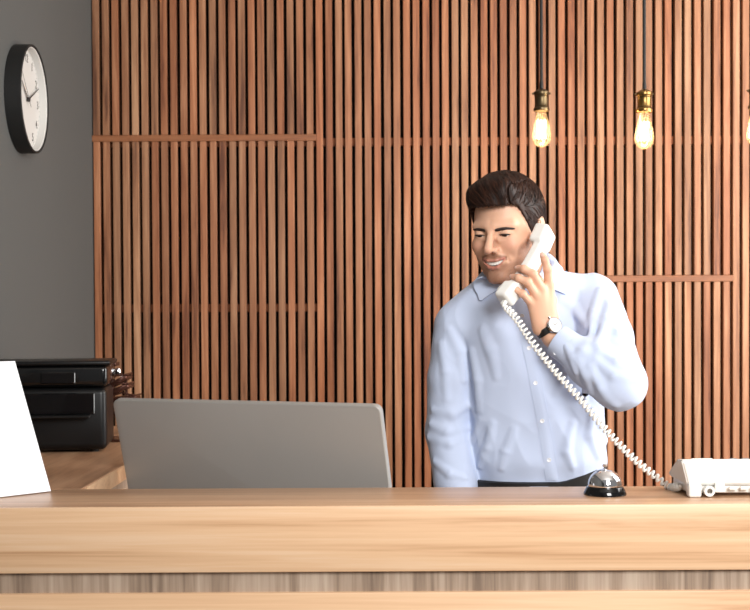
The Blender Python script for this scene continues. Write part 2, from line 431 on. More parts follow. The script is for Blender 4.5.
# ------------------------------------------------------------------ white tent card on the counter
c0 = on_z(51, 491, TOP+.002); c1 = on_z(0, 497, TOP+.002)
bdir = (c1-c0).normalized(); lean = Vector((bdir.y, -bdir.x, 0))
if lean.y < 0: lean = -lean
# lean distance so that the upper right corner falls on (17,362)
best = min(((abs((c0+lean*l).x - at(15, 362, (c0+lean*l).y).x), l) for l in np.linspace(.02, .25, 200)))
TL = float(best[1]); TH = at(15, 362, (c0+lean*TL).y).z-TOP
print('CARD', TL, TH)
CW = .30
ct = c0+lean*TL+Vector((0, 0, TH)); cb = c0+lean*(2*TL)
card = thing('tent_card', 'blank white tent card standing on the counter', 'sign', c0+bdir*CW/2+lean*TL)
MB().grid([[c0, ct], [c0+bdir*CW, ct+bdir*CW]], .002).build('front_panel', M['paper'], card)
MB().grid([[ct+lean*.002, cb], [ct+bdir*CW+lean*.002, cb+bdir*CW]], .002).build('rear_panel', M['paper'], card)

# ------------------------------------------------------------------ service bell
bp_ = on_z(605, 494.5, TOP); bs = 42.5/FPX*bp_.y/2
bell = thing('service_bell', 'chrome reception bell on black base on the counter', 'bell', bp_)
MB().lathe([(bs*.5, 0), (bs, 0), (bs*1.0, .004), (bs*.93, .010), (bs*.86, .016), (bs*.8, .017), (bs*.3, .017)], bp_, 40).build('base', M['black_gloss'], bell, True)
dm = [(bs*.80, .0175), (bs*.81, .019)]
for k in range(1, 12):
    a = R(90*k/12); dm.append((bs*.80*math.cos(a)**.9, .019+.032*math.sin(a)))
dm.append((.003, .0512))
MB().lathe(dm, bp_, 48).build('dome', M['chrome'], bell, True)
MB().lathe([(.0025, .049), (.0025, .056), (.0052, .0565), (.0056, .0595), (.003, .0615), (.001, .0618)], bp_, 20).build('plunger', M['chrome'], bell, True)

# ------------------------------------------------------------------ desk phone, its back to us
p0 = on_z(689.5, 498, TOP)
PHX0, PHY0 = p0.x, p0.y
PHH = at(684, 460, PHY0).z-TOP
PHW, PHD = .21, .165
phone = thing('desk_telephone', 'white desk telephone base seen from behind on the counter', 'telephone', (PHX0+PHW/2, PHY0+PHD/2, TOP))
def phone_body():
    mb = MB(); bm = mb.bm
    xa, xb = PHX0-.017, PHX0+PHW+.017        # the top flares outwards
    prof = [(.010, .024), (.004, .045), (.0, PHH-.004), (.003, PHH), (.05, PHH-.004), (PHD, .034), (PHD+.004, .028), (PHD, .022)]
    n = 5
    rows = []
    for i, t in enumerate(np.linspace(0, 1, n)):
        row = []
        for (y, z) in prof:
            fl = .016*min(1, max(0, (z-.020)/(PHH-.020)))
            x = PHX0-fl+t*(PHW+2*fl); row.append(bm.verts.new((x, PHY0+y, TOP+z)))
        rows.append(row)
    k = len(prof)
    for a, b in zip(rows, rows[1:]):
        for j in range(k): bm.faces.new((a[j], a[(j+1) % k], b[(j+1) % k], b[j]))
    bm.faces.new(rows[0]); bm.faces.new(rows[-1])
    bmesh.ops.recalc_face_normals(bm, faces=bm.faces[:])
    es = [e for e in bm.edges if len(e.link_faces) == 2 and e.calc_face_angle(0) > .5]
    bmesh.ops.bevel(bm, geom=es, offset=.003, segments=2, affect='EDGES')
    return mb
phone_body().build('housing', M['white_plastic'], phone, True, 35)
MB().box((PHX0+PHW/2, PHY0+.085, TOP+.0155), (PHW-.004, .13, .017), .003, 2).build('bottom_tray', M['white_plastic'], phone, True)
for (xa, w) in ((PHX0+.012, .026), (PHX0+PHW-.014, .026)):
    MB().box((xa, PHY0+.014, TOP+.014), (w, .026, .028), .005, 3).build('foot', M['white_plastic'], phone, True)
    MB().box((xa, PHY0+.135, TOP+.006), (w, .026, .012), .003, 2).build('foot', M['white_plastic'], phone, True)
MB().box((PHX0+.061, PHY0+.010, TOP+.020), (.019, .014, .020), .002, 2).build('line_jack', M['white_plastic'], phone, True)
MB().lathe([(.0055, 0), (.0105, 0), (.0105, .012), (.0055, .012)], (PHX0+.040, PHY0+.012, TOP+.013), 24, Matrix.Rotation(math.pi/2, 3, 'X'), close=False).build('cable_hook', M['white_plastic'], phone, True)
for k in range(5):
    MB().box((PHX0+.088+.022*k, PHY0+.008, TOP+.018), (.016, .006, .007), .001, 1).build('vent_rib', M['white_plastic'], phone)
sl = (PHH-.004-.034)/(PHD-.05); sa = math.atan(sl)
kr = Matrix.Rotation(-sa, 3, 'X')
for r_ in range(4):
    for c_ in range(3):
        yy = .072+.019*r_; zz = PHH-.004-sl*(yy-.05)
        MB().box((PHX0+.105+.024*c_, PHY0+yy, TOP+zz+.002), (.016, .012, .007), .0015, 1, kr).build('key', M['led'], phone)
MB().box((PHX0+.04, PHY0+.10, TOP+PHH-.004-sl*.05+.001), (.045, .085, .006), .002, 1, kr).build('handset_cradle', M['white_plastic'], phone)

# ------------------------------------------------------------------ pendant bulbs
def glass_mat():
    m, nt, b = mat('bulb_glass'); nt.nodes.remove(b)
    tr = nt.nodes.new('ShaderNodeBsdfTransparent'); tr.inputs[0].default_value = (1., .95, .86, 1)
    gl = nt.nodes.new('ShaderNodeBsdfGlossy'); gl.inputs['Roughness'].default_value = .03; gl.inputs[0].default_value = (1, .93, .82, 1)
    lw = nt.nodes.new('ShaderNodeLayerWeight'); lw.inputs[0].default_value = .35
    tm = nt.nodes.new('ShaderNodeMix'); tm.data_type = 'RGBA'; tm.inputs[6].default_value = (1., .97, .92, 1); tm.inputs[7].default_value = (1., .80, .55, 1)
    nt.links.new(lw.outputs['Facing'], tm.inputs[0]); nt.links.new(tm.outputs[2], tr.inputs[0])
    fr = nt.nodes.new('ShaderNodeFresnel'); fr.inputs[0].default_value = 1.5
    mx = nt.nodes.new('ShaderNodeMixShader'); L = nt.links.new
    hf = nt.nodes.new('ShaderNodeMath'); hf.operation = 'MULTIPLY'; hf.inputs[1].default_value = .5; L(fr.outputs[0], hf.inputs[0])
    tl = nt.nodes.new('ShaderNodeBsdfTranslucent'); tl.inputs[0].default_value = (1., .85, .62, 1)
    m2 = nt.nodes.new('ShaderNodeMixShader'); m2.inputs[0].default_value = .022; L(tr.outputs[0], m2.inputs[1]); L(tl.outputs[0], m2.inputs[2])
    L(hf.outputs[0], mx.inputs[0]); L(m2.outputs[0], mx.inputs[1]); L(gl.outputs[0], mx.inputs[2])
    L(mx.outputs[0], nt.nodes['Material Output'].inputs['Surface'])
    return m
def emit(name, col, s):
    m, nt, b = mat(name); nt.nodes.remove(b); e = nt.nodes.new('ShaderNodeEmission')
    e.inputs[0].default_value = col+(1,); e.inputs[1].default_value = s
    nt.links.new(e.outputs[0], nt.nodes['Material Output'].inputs['Surface']); return m
M['glass'] = glass_mat(); M['filament'] = emit('glowing_filament', (1., .74, .42), 24.)
BULB_Y = 4.3
def pendant(px, py_bot, brass, label, Y):
    b = at(px, py_bot, Y)                              # lowest point of the glass
    t = thing('pendant_bulb', label, 'lamp', b, 'bare pendant bulbs in front of the slatted wall')
    gp = [(.0015, 0), (.012, .0015), (.022, .008), (.029, .020), (.0315, .034), (.030, .050), (.025, .072), (.0195, .095), (.0165, .110), (.0155, .124)]
    MB().lathe(gp, b, 32, close=False).build('glass', M['glass'], t, True, 80)
    st = b+Vector((0, 0, 0))
    MB().lathe([(.004, .124), (.006, .10), (.003, .075), (.002, .028)], b, 12).build('glass_stem', M['glass'], t, True)
    mb = MB(); pts = []
    for k in range(14):
        a = 2*math.pi*k/14; rr = .0135
        pts.append(b+Vector((rr*math.cos(a), rr*math.sin(a), .028 if k % 2 else .088)))
    for p, q in zip(pts, pts[1:]): mb.tube([p, q], .0012, 6)
    mb.build('filament', M['filament'], t)
    s0 = .118
    MB().lathe([(.004, s0), (.0255, s0), (.0265, s0+.003), (.0265, s0+.009), (.0235, s0+.012), (.0225, s0+.014), (.0225, s0+.050), (.0235, s0+.052), (.0255, s0+.055), (.0255, s0+.062), (.022, s0+.066), (.012, s0+.072), (.006, s0+.074)], b, 32).build('socket', M[brass], t, True, 30)
    for zz in (.0165, .0475): MB().lathe([(.0228, s0+zz-.0015), (.0240, s0+zz), (.0228, s0+zz+.0015)], b, 32, close=False).build('socket_ring', M['brass'], t, True)
    for sg in (-1, 1):
        MB().lathe([(.0035, 0), (.0035, .006), (.001, .007)], b+Vector((sg*.0245, 0, s0+.058)), 10, Matrix.Rotation(sg*math.pi/2, 3, 'Y')).build('screw', M['brass'], t, True)
    MB().lathe([(.0055, s0+.072), (.0065, s0+.076), (.0065, s0+.092), (.004, s0+.105)], b, 16).build('cord_grip', M['black_matte'], t, True)
    MB().tube([b+Vector((0, 0, s0+.09)), Vector((b.x, b.y, ROOM_H-.02))], .0055, 10).build('cord', M['black_matte'], t, True)
    MB().lathe([(.02, ROOM_H-.026), (.045, ROOM_H-.018), (.05, ROOM_H-.001)], (b.x, b.y, 0), 28).build('ceiling_rose', M['black_matte'], t, True)
    l = bpy.data.lights.new('bulb_glow', 'POINT'); l.energy = 6.5; l.color = (1., .72, .42); l.shadow_soft_size = .014
    o = bpy.data.objects.new('bulb_glow', l); COL.objects.link(o); o.location = b+Vector((0, 0, .055)); o.parent = t; o.matrix_parent_inverse = Matrix.Translation(b).inverted()
    return t
pendant(541.6, 147.2, 'brass', 'lit filament bulb in dark aged brass socket above the man', BULB_Y)
pendant(644.3, 149.3, 'brass_light', 'lit filament bulb in gold brass socket between the other two', BULB_Y-.12)
pendant(756.3, 145.5, 'brass', 'lit filament bulb furthest from the grey wall', BULB_Y-.1)

# ------------------------------------------------------------------ implicit surfaces for the man
F32 = np.float32
def smin(a, b, k):
    h = np.clip(.5+.5*(b-a)/k, 0, 1); return b*(1-h)+a*h-k*h*(1-h)
def smax(a, b, k): return -smin(-a, -b, k)
def ell(p, c, r):
    q = p-np.array(c, F32); r = np.array(r, F32)
    k0 = np.sqrt(((q/r)**2).sum(1)); k1 = np.sqrt(((q/(r*r))**2).sum(1))+1e-9
    return k0*(k0-1)/k1
def cone(p, a, b, r1, r2):
    a = np.array(a, F32); ba = np.array(b, F32)-a; pa = p-a
    h = np.clip((pa@ba)/float(ba@ba), 0, 1)
    q = pa-h[:, None]*ba
    return np.sqrt((q*q).sum(1))-(r1+(r2-r1)*h)
def chain(p, pts, rad, k=.004):
    d = None
    for i in range(len(pts)-1):
        e = cone(p, pts[i], pts[i+1], rad[i], rad[i+1]); d = e if d is None else (smin(d, e, k) if k else np.minimum(d, e))
    return d
def rbox(p, c, Mx, half, r):
    q = np.abs((p-np.array(c, F32))@np.array(Mx, F32).T)-np.array(half, F32)+r      # Mx rows are the box axes
    return np.sqrt((np.maximum(q, 0)**2).sum(1))+np.minimum(q.max(1), 0)-r
def waves(p, seed, freq, n=5):
    g = np.random.RandomState(seed); out = np.zeros(len(p), F32)
    for _ in range(n):
        k = g.normal(size=3)*np.array(freq); out += np.sin(p@k.astype(F32)+g.uniform(0, 6.28)).astype(F32)
    return out/n
def mesh_sdf(f, lo, hi, h, B=8, slack=1.35, newton=2):
    lo = np.array(lo, float); hi = np.array(hi, float)
    nb = np.ceil((hi-lo)/(h*B)).astype(int); bs = h*B
    I = np.stack(np.meshgrid(*[np.arange(n) for n in nb], indexing='ij'), -1).reshape(-1, 3)
    d = ev(f, (lo+(I+.5)*bs).astype(F32))
    I = I[np.abs(d) < bs*.87*slack+.004]
    loc = np.stack(np.meshgrid(*[np.arange(B+1)]*3, indexing='ij'), -1).reshape(-1, 3)
    S = (B+1)
    cells_id, verts, edges = [], [], []
    dims = nb*B+2
    def gid(c): return (c[:, 0].astype(np.int64)*dims[1]+c[:, 1])*dims[2]+c[:, 2]
    for s in range(0, len(I), 1500):
        J = I[s:s+1500]
        g = J[:, None, :]*B+loc[None]
        val = ev(f, (lo+g.reshape(-1, 3)*h).astype(F32)).reshape(len(J), S, S, S)
        cs = [val[:, a:a+B, b:b+B, c:c+B] for a in (0, 1) for b in (0, 1) for c in (0, 1)]
        neg = sum((c < 0).astype(np.int8) for c in cs)
        act = np.argwhere((neg > 0) & (neg < 8))
        if not len(act): continue
        cv = np.stack([c[act[:, 0], act[:, 1], act[:, 2], act[:, 3]] for c in cs], 1)
        base = J[act[:, 0]]*B+act[:, 1:]
        off = np.array([(a, b, c) for a in (0, 1) for b in (0, 1) for c in (0, 1)], float)
        acc = np.zeros((len(act), 3)); cnt = np.zeros(len(act))
        for i in range(8):
            for ax in (4, 2, 1):
                j = i | ax
                if j == i: continue
                m = (cv[:, i] < 0) != (cv[:, j] < 0)
                t = np.where(m, cv[:, i]/np.where(m, cv[:, i]-cv[:, j], 1), 0)
                acc += m[:, None]*(off[i]+(off[j]-off[i])*t[:, None]); cnt += m
        verts.append(lo+(base+acc/cnt[:, None])*h); cells_id.append(base)
        edges.append(np.stack([(cv[:, 0] < 0), (cv[:, 4] < 0), (cv[:, 2] < 0), (cv[:, 1] < 0)], 1))
    C = np.concatenate(cells_id); V = np.concatenate(verts); E = np.concatenate(edges)
    ids = gid(C); order = np.argsort(ids); sid = ids[order]
    def look(c):
        q = gid(c); k = np.clip(np.searchsorted(sid, q), 0, len(sid)-1)
        return order[k], sid[k] == q
    quads = []
    ax = np.eye(3, dtype=int)
    for a in range(3):
        u, w = ax[(a+1) % 3], ax[(a+2) % 3]
        m = E[:, 0] != E[:, a+1]
        c = C[m]; ok = (c[:, (a+1) % 3] > 0) & (c[:, (a+2) % 3] > 0); c = c[ok]
        idx = [look(c-u*0)[0]]; good = np.ones(len(c), bool)
        for dlt in (u, u+w, w):
            k, g_ = look(c-dlt); idx.append(k); good &= g_
        Q = np.stack(idx, 1)[good]; flip = E[m][ok][good][:, 0]
        Q[~flip] = Q[~flip][:, ::-1]
        quads.append(Q)
    Q = np.concatenate(quads)
    for _ in range(newton):
        Vf = V.astype(F32); e = h*.5; d0 = ev(f, Vf)
        gr = np.stack([(ev(f, Vf+np.array(a*e, F32))-d0)/e for a in np.eye(3)], 1)
        st = np.clip(d0/np.maximum((gr**2).sum(1), .3), -h*.7, h*.7)
        V = V-gr*st[:, None]
    return V, Q
def ev(f, P, chunk=400000):
    if len(P) <= chunk: return f(P)
    return np.concatenate([f(P[i:i+chunk]) for i in range(0, len(P), chunk)])
def np_mesh(name, V, Q, m, parent, smooth=True):
    me = bpy.data.meshes.new(name)
    me.vertices.add(len(V)); me.vertices.foreach_set('co', V.astype(F32).ravel())
    me.loops.add(Q.size); me.loops.foreach_set('vertex_index', Q.astype(np.int32).ravel())
    me.polygons.add(len(Q)); me.polygons.foreach_set('loop_start', np.arange(0, Q.size, 4, dtype=np.int32))
    me.update(calc_edges=True); me.validate()
    me.polygons.foreach_set('use_smooth', np.ones(len(me.polygons), bool))
    return link(name, me, m, parent)
def A(v): return np.array(v, F32)

# ---- head, in its own frame: x = towards his left ear, -y = the way he looks, z up, eyes at z = 0
HS = .985                                               # head scale
HEAD_O = np.array(at(506.8, 226.0, 3.02))
HR = np.array(Matrix.Rotation(R(-31), 3, 'Z') @ Matrix.Rotation(R(14), 3, 'X') @ Matrix.Rotation(R(.5), 3, 'Y'))
def to_head(p): return ((p-HEAD_O.astype(F32))@HR.astype(F32))/HS
def from_head(q): return Vector(HR@(np.array(q)*HS)+HEAD_O)
EYE = (.0315, -.0715, -.003)
def z_up(x):  return -.0660-.0005+np.square(x/.027)*.0052          # upper edge of the open smile
def z_lo(x):  return -.0765+np.square(x/.027)*.0146
def slit_mid(xe): return -.0072+.0010*np.square(xe/.0125)
def head_sdf(q):
    x = np.abs(q[:, 0]); p = np.stack([x, q[:, 1], q[:, 2]], 1)
    d = ell(p, (0, .018, .03), (.0755, .098, .088))
    d = smin(d, ell(p, (0, -.028, -.018), (.0655, .057, .078)), .02)
    d = smin(d, ell(p, (0, -.036, -.070), (.0535, .051, .046)), .02)
    d = smin(d, ell(p, (.044, -.028, -.058), (.018, .034, .032)), .02)
    d = smin(d, chain(p, [(.053, .010, -.052), (.049, -.008, -.082), (.034, -.045, -.100), (.010, -.076, -.107)], [.012, .012, .012, .013]), .018)
    d = smin(d, ell(p, (0, -.079, -.103), (.020, .016, .0165)), .014)
    d = smin(d, ell(p, (.038, -.064, -.033), (.022, .021, .020)), .02)          # cheeks raised by the smile
    d = smin(d, cone(p, (.010, -.081, .013), (.045, -.067, .013), .011, .009), .014)   # brow ridge
    d = smax(d, -ell(p, (.032, -.101, -.002), (.020, .0165, .013)), .012)        # eye sockets
    d = smin(d, ell(p, EYE, (.0165, .0155, .0135)), .005)                        # lids over the eyeballs
    d = smin(d, cone(p, (.017, -.083, -.0165), (.044, -.070, -.015), .005, .005), .008)   # lower lid pouch
    d = smin(d, chain(p, [(0, -.084, .014), (0, -.096, -.012), (0, -.1115, -.034)], [.0075, .0076, .0102], .004), .009)
    d = smin(d, ell(p, (.0125, -.0965, -.039), (.0078, .0105, .0075)), .006)
    d = smax(d, -ell(p, (.0065, -.103, -.0465), (.0035, .006, .004)), .003)
    d = smin(d, ell(p, (0, -.074, -.066), (.034, .0225, .027)), .014)
    d = smin(d, chain(p, [(0, -.0965, -.0625), (.010, -.0955, -.0620), (.020, -.0895, -.0605), (.0275, -.0820, -.0595)], [.0040, .0042, .0036, .0022]), .004)
    d = smin(d, chain(p, [(0, -.0935, -.0800), (.010, -.0925, -.0780), (.020, -.0875, -.0700), (.0275, -.0815, -.0610)], [.0056, .0052, .0040, .0024]), .004)
    op = np.maximum(np.maximum(p[:, 2]-z_up(x), z_lo(x)-p[:, 2]), p[:, 1]+.072)
    d = smax(d, -op, .0025)
    # smile fold from the nose wing
    d = smax(d, -chain(p, [(.019, -.0975, -.042), (.031, -.0905, -.052), (.036, -.081, -.068)], [.0030, .0032, .0015]), .006)
    # eye slit
    xe = p[:, 0]-EYE[0]
    sl = np.maximum(np.abs(p[:, 2]-slit_mid(xe))-.0024*np.clip(1-np.square(xe/.0135), 0, 1), np.maximum(np.abs(xe)-.0135, p[:, 1]+.070))
    d = smax(d, -sl, .001)
    # ears
    e = ell(p, (.078, .022, -.012), (.0065, .0185, .031))
    e = smax(e, -ell(p, (.0855, .017, -.012), (.005, .010, .019)), .004)
    d = smin(d, e, .006)
    return d
# ---- body landmarks in the world
NECK0 = np.array(from_head((0, .026, -.045))); NECK1 = np.array((.343, 3.085, 1.50))
def L3(*a): return np.array(at(*a))
SH_R, EL_R, WR_R = np.array((.196, 3.085, 1.415)), np.array((.173, 3.075, 1.170)), np.array((.205, 2.99, .935))
SH_L, EL_L, WR_L = np.array((.516, 3.075, 1.480)), L3(619, 384, 2.85), L3(553, 337, 2.915)
HW_L = L3(545.5, 326, 2.915)
TZ = [.90, 1.00, 1.06, 1.10, 1.18, 1.30, 1.40, 1.46, 1.505, 1.545, 1.60]
TCX = [.385, .385, .384, .382, .380, .373, .362, .355, .347, .342, .34]
TCY = [3.09, 3.09, 3.085, 3.08, 3.08, 3.08, 3.085, 3.09, 3.095, 3.09, 3.085]
TA = [.165, .160, .1575, .162, .157, .158, .163, .158, .125, .080, .055]
TB = [.110, .112, .112, .120, .116, .118, .120, .105, .085, .068, .055]
_z = np.linspace(.80, 1.70, 361); _k = np.exp(-np.square(np.linspace(-2, 2, 25))); _k /= _k.sum()
def _sm(v): return np.convolve(np.pad(np.interp(_z, TZ, v), 12, mode='edge'), _k, 'valid')
TCX, TCY, TA, TB = [_sm(v) for v in (TCX, TCY, TA, TB)]; TZ = _z
def torso(p, off=0.):
    z = p[:, 2]
    a = np.interp(z, TZ, TA).astype(F32)+off; b = np.interp(z, TZ, TB).astype(F32)+off
    x = np.abs(p[:, 0]-np.interp(z, TZ, TCX).astype(F32))/a; y = np.abs(p[:, 1]-np.interp(z, TZ, TCY).astype(F32))/b
    r = (x**2.5+y**2.5)**(1/2.5)
    return smax((r-1)*np.minimum(a, b)*.9, z-1.585, .02)
FING = [  # his left hand on the handset: (px, py, depth) knuckle .. tip, radii
    ([(549.0, 285, 2.902), (547.5, 269, 2.886), (545.0, 260.5, 2.884), (542.8, 255.5, 2.889)], [.0105, .0090, .0080, .0072]),
    ([(541.5, 289, 2.892), (533.0, 274, 2.868), (524.0, 269, 2.872), (518.5, 268.2, 2.884)], [.0108, .0092, .0082, .0074]),
    ([(536.5, 296, 2.892), (527.5, 282, 2.866), (518.5, 278.0, 2.870), (513.2, 276.8, 2.882)], [.0105, .0088, .0079, .0072]),
    ([(532.0, 304, 2.897), (523.0, 294, 2.872), (515.0, 289, 2.875), (510.3, 286.5, 2.884)], [.0096, .0078, .0070, .0064])]
THUMB = ([(551, 319, 2.925), (551, 300, 2.944), (542, 284, 2.955), (533, 272, 2.953)], [.017, .013, .0105, .0085])
FING3 = [([L3(*q) for q in pts], rad) for pts, rad in FING]; THUMB3 = ([L3(*q) for q in THUMB[0]], THUMB[1])
def hand_l(p):
    d = cone(p, WR_L, HW_L, .0245, .0215)
    for i, (pts, rad) in enumerate(FING3):
        w0 = HW_L+(pts[0]-HW_L)*.12+(FING3[0][0][0]-FING3[3][0][0])*(.28-.19*i)
        d = smin(d, cone(p, w0, pts[0], .0145, rad[0]+.001), .012)
    d = smin(d, chain(p, [HW_L]+THUMB3[0][:2], [.018, .015, .0125]), .014)
    d = smin(d, chain(p, THUMB3[0][1:], THUMB3[1][1:], .003), .006)
    for pts, rad in FING3:
        f = chain(p, pts, rad, .003)
        for j in (1, 2): f = smin(f, np.sqrt(((p-A(pts[j]))**2).sum(1))-(rad[j]+.0004), .004)
        d = smin(d, f, .005)
    return d
RH = [np.array(WR_R), np.array((.222, 2.955, .855))]
def hand_r(p):
    d = cone(p, WR_R, RH[0]+(RH[1]-RH[0])*.3, .029, .027)
    n = 4
    for i in range(n):
        k = RH[1]+np.array((-.028+.019*i, -.004*i*0, -.004*abs(i-1.3)))
        d = smin(d, cone(p, RH[0]+np.array((-.014+.010*i, 0, -.01)), k, .0165, .0115), .010)
        l = (.068, .078, .073, .058)[i]
        m1 = k+np.array((0, -.012, -.45*l)); m2 = m1+np.array((0, .004, -.32*l)); m3 = m2+np.array((0, .010, -.22*l))
        d = smin(d, chain(p, [k, m1, m2, m3], [.0105, .009, .008, .007], .003), .004)
    t0 = RH[0]+np.array((.022, -.012, -.02))
    d = smin(d, chain(p, [t0, t0+np.array((.022, -.012, -.035)), t0+np.array((.028, -.016, -.068)), t0+np.array((.026, -.014, -.092))], [.016, .013, .010, .0085], .003), .008)
    return d
def far_gate(p, c, rad, f):
    """evaluate f only near c, else a safe bound"""
    dist = np.sqrt(((p-A(c))**2).sum(1))-rad
    out = dist+.02; m = dist < .03
    if m.any(): out[m] = np.where(dist[m] < 0, f(p[m]), np.minimum(f(p[m]), dist[m]+.02))
    return out
def body_sdf(p):
    d = torso(p, -.016)
    d = smin(d, cone(p, NECK1+np.array((0, 0, .0)), SH_R+np.array((.0, 0, .0)), .050, .048), .03)
    d = smin(d, cone(p, NECK1, SH_L, .050, .048), .03)
    d = smin(d, chain(p, [SH_R, EL_R, WR_R], [.048, .038, .028], .01), .02)
    d = smin(d, chain(p, [SH_L, EL_L, WR_L], [.048, .038, .0245], .01), .02)
    d = smin(d, cone(p, NECK0, NECK1, .055, .060), .03)
    hd = far_gate(p, HEAD_O, .17, lambda q: head_sdf(to_head(q))*HS)
    d = smin(d, hd, .012)
    d = np.minimum(d, smin(d, far_gate(p, (FING3[1][0][0]+HW_L)/2, .12, hand_l), .004))
    d = np.minimum(d, smin(d, far_gate(p, (RH[0]+RH[1])/2, .16, hand_r), .004))
    return d

# skin: colour zones (lips, stubble, flush) baked per vertex as zones of the skin itself
def skin_mat():
    m, nt, b = mat('skin'); N, L = nt.nodes.new, nt.links.new
    at_ = N('ShaderNodeAttribute'); at_.attribute_name = 'skin_tone'
    tc = N('ShaderNodeTexCoord'); n = N('ShaderNodeTexNoise'); n.inputs['Scale'].default_value = 420; L(tc.outputs['Object'], n.inputs['Vector'])
    bp = N('ShaderNodeBump'); bp.inputs['Strength'].default_value = .12; bp.inputs['Distance'].default_value = .0006; L(n.outputs['Fac'], bp.inputs['Height']); L(bp.outputs[0], b.inputs['Normal'])
    L(at_.outputs['Color'], b.inputs['Base Color'])
    setp(b, Roughness=.48); b.inputs['Specular IOR Level'].default_value = .35
    b.inputs['Subsurface Weight'].default_value = .12; b.inputs['Subsurface Radius'].default_value = (.01, .004, .002); b.inputs['Subsurface Scale'].default_value = .5
    return m
M['skin'] = skin_mat()
def hair_mat():
    m, nt, b = mat('dark_brown_hair'); N, L = nt.nodes.new, nt.links.new
    at_ = N('ShaderNodeAttribute'); at_.attribute_name = 'strand'
    cr = N('ShaderNodeValToRGB'); e = cr.color_ramp.elements
    e[0].position = .25; e[0].color = s2l((26, 15, 11))+(1,); e[1].position = .85; e[1].color = s2l((66, 40, 29))+(1,)
    L(at_.outputs['Fac'], cr.inputs[0]); L(cr.outputs[0], b.inputs['Base Color'])
    setp(b, Roughness=.5); b.inputs['Specular IOR Level'].default_value = .2
    return m
M['hair'] = hair_mat()
M['brow'] = plain('eyebrow_hair', (44, 29, 23), .7, var=.15)

person = thing('person', 'dark-haired man in light blue shirt holding a white handset to his ear', 'person', (.385, 3.09, 0))
V, Q = mesh_sdf(body_sdf, (.08, 2.80, .72), (.68, 3.26, 1.80), .0022)
body = np_mesh('body', V, Q, M['skin'], person)
def smooth01(a, b, x): t = np.clip((x-a)/(b-a), 0, 1); return t*t*(3-2*t)
q = to_head(V.astype(F32)); qx = np.abs(q[:, 0])
skin = np.array(s2l((222, 175, 147))); colr = np.tile(skin, (len(V), 1))
def blend(c, w):
    global colr
    w = w[:, None]; colr = colr*(1-w)+np.array(s2l(c))*w
inhead = (np.sqrt((q**2).sum(1)) < .16).astype(float)
blend((216, 150, 126), inhead*.5*np.exp(-(((qx-.042)/.018)**2+((q[:, 2]+.03)/.016)**2))*(q[:, 1] < -.03))
blend((206, 146, 122), inhead*.5*np.exp(-((qx/.014)**2+((q[:, 2]+.036)/.012)**2))*(q[:, 1] < -.09))
spk = waves(q, 3, (900, 900, 900), 8)*.5+.5
jawz = -.060+.042*smooth01(.044, .068, qx)
beard = smooth01(0, -.016, q[:, 2]-jawz)*smooth01(.028, .010, q[:, 1])*inhead
beard *= 1-np.exp(-(((qx-.031)/.012)**2+((q[:, 2]+.050)/.013)**2))
must = inhead*(q[:, 1] < -.06)*np.exp(-((q[:, 2]+.054-np.square(qx/.03)*-.006)/.0055)**4)*(qx < .032)
beard = np.clip(np.maximum(beard*(q[:, 2] > -.125), must), 0, 1)
beard = np.clip(beard*(.46+.25*spk)+must*.28+.16*inhead*np.exp(-((qx/.02)**2+((q[:, 2]+.102)/.014)**2)), 0, .8)
blend((122, 80, 60), beard)
lipu = np.abs(q[:, 2]-(-.0625+np.square(qx/.027)*.003)); lipl = np.abs(q[:, 2]-(-.0800+np.square(qx/.027)*.0185))
lips = inhead*(q[:, 1] < -.079)*(qx < .0285)*np.maximum(smooth01(.0042, .0028, lipu), smooth01(.0056, .004, lipl))
colr = colr*(1-beard[:, None]*lips[:, None]*0); blend((184, 116, 102), lips*.7)
inm = inhead*(q[:, 1] > -.088)*(q[:, 1] < -.05)*(qx < .027)*((q[:, 2] < z_up(qx)+.0005) & (q[:, 2] > z_lo(qx)-.0005))
blend((80, 30, 28), inm)
hnd = np.zeros(len(V))
for pts, rad in FING3:
    hnd = np.maximum(hnd, np.exp(-(((V-pts[3])**2).sum(1)/.011**2)))
    for j in (1, 2): blend((206, 146, 120), .45*np.exp(-(((V-pts[j])**2).sum(1)/.009**2)))
blend((218, 158, 138), hnd*.5)
ca = body.data.color_attributes.new('skin_tone', 'FLOAT_COLOR', 'POINT')
ca.data.foreach_set('color', np.concatenate([colr, np.ones((len(V), 1))], 1).astype(F32).ravel())

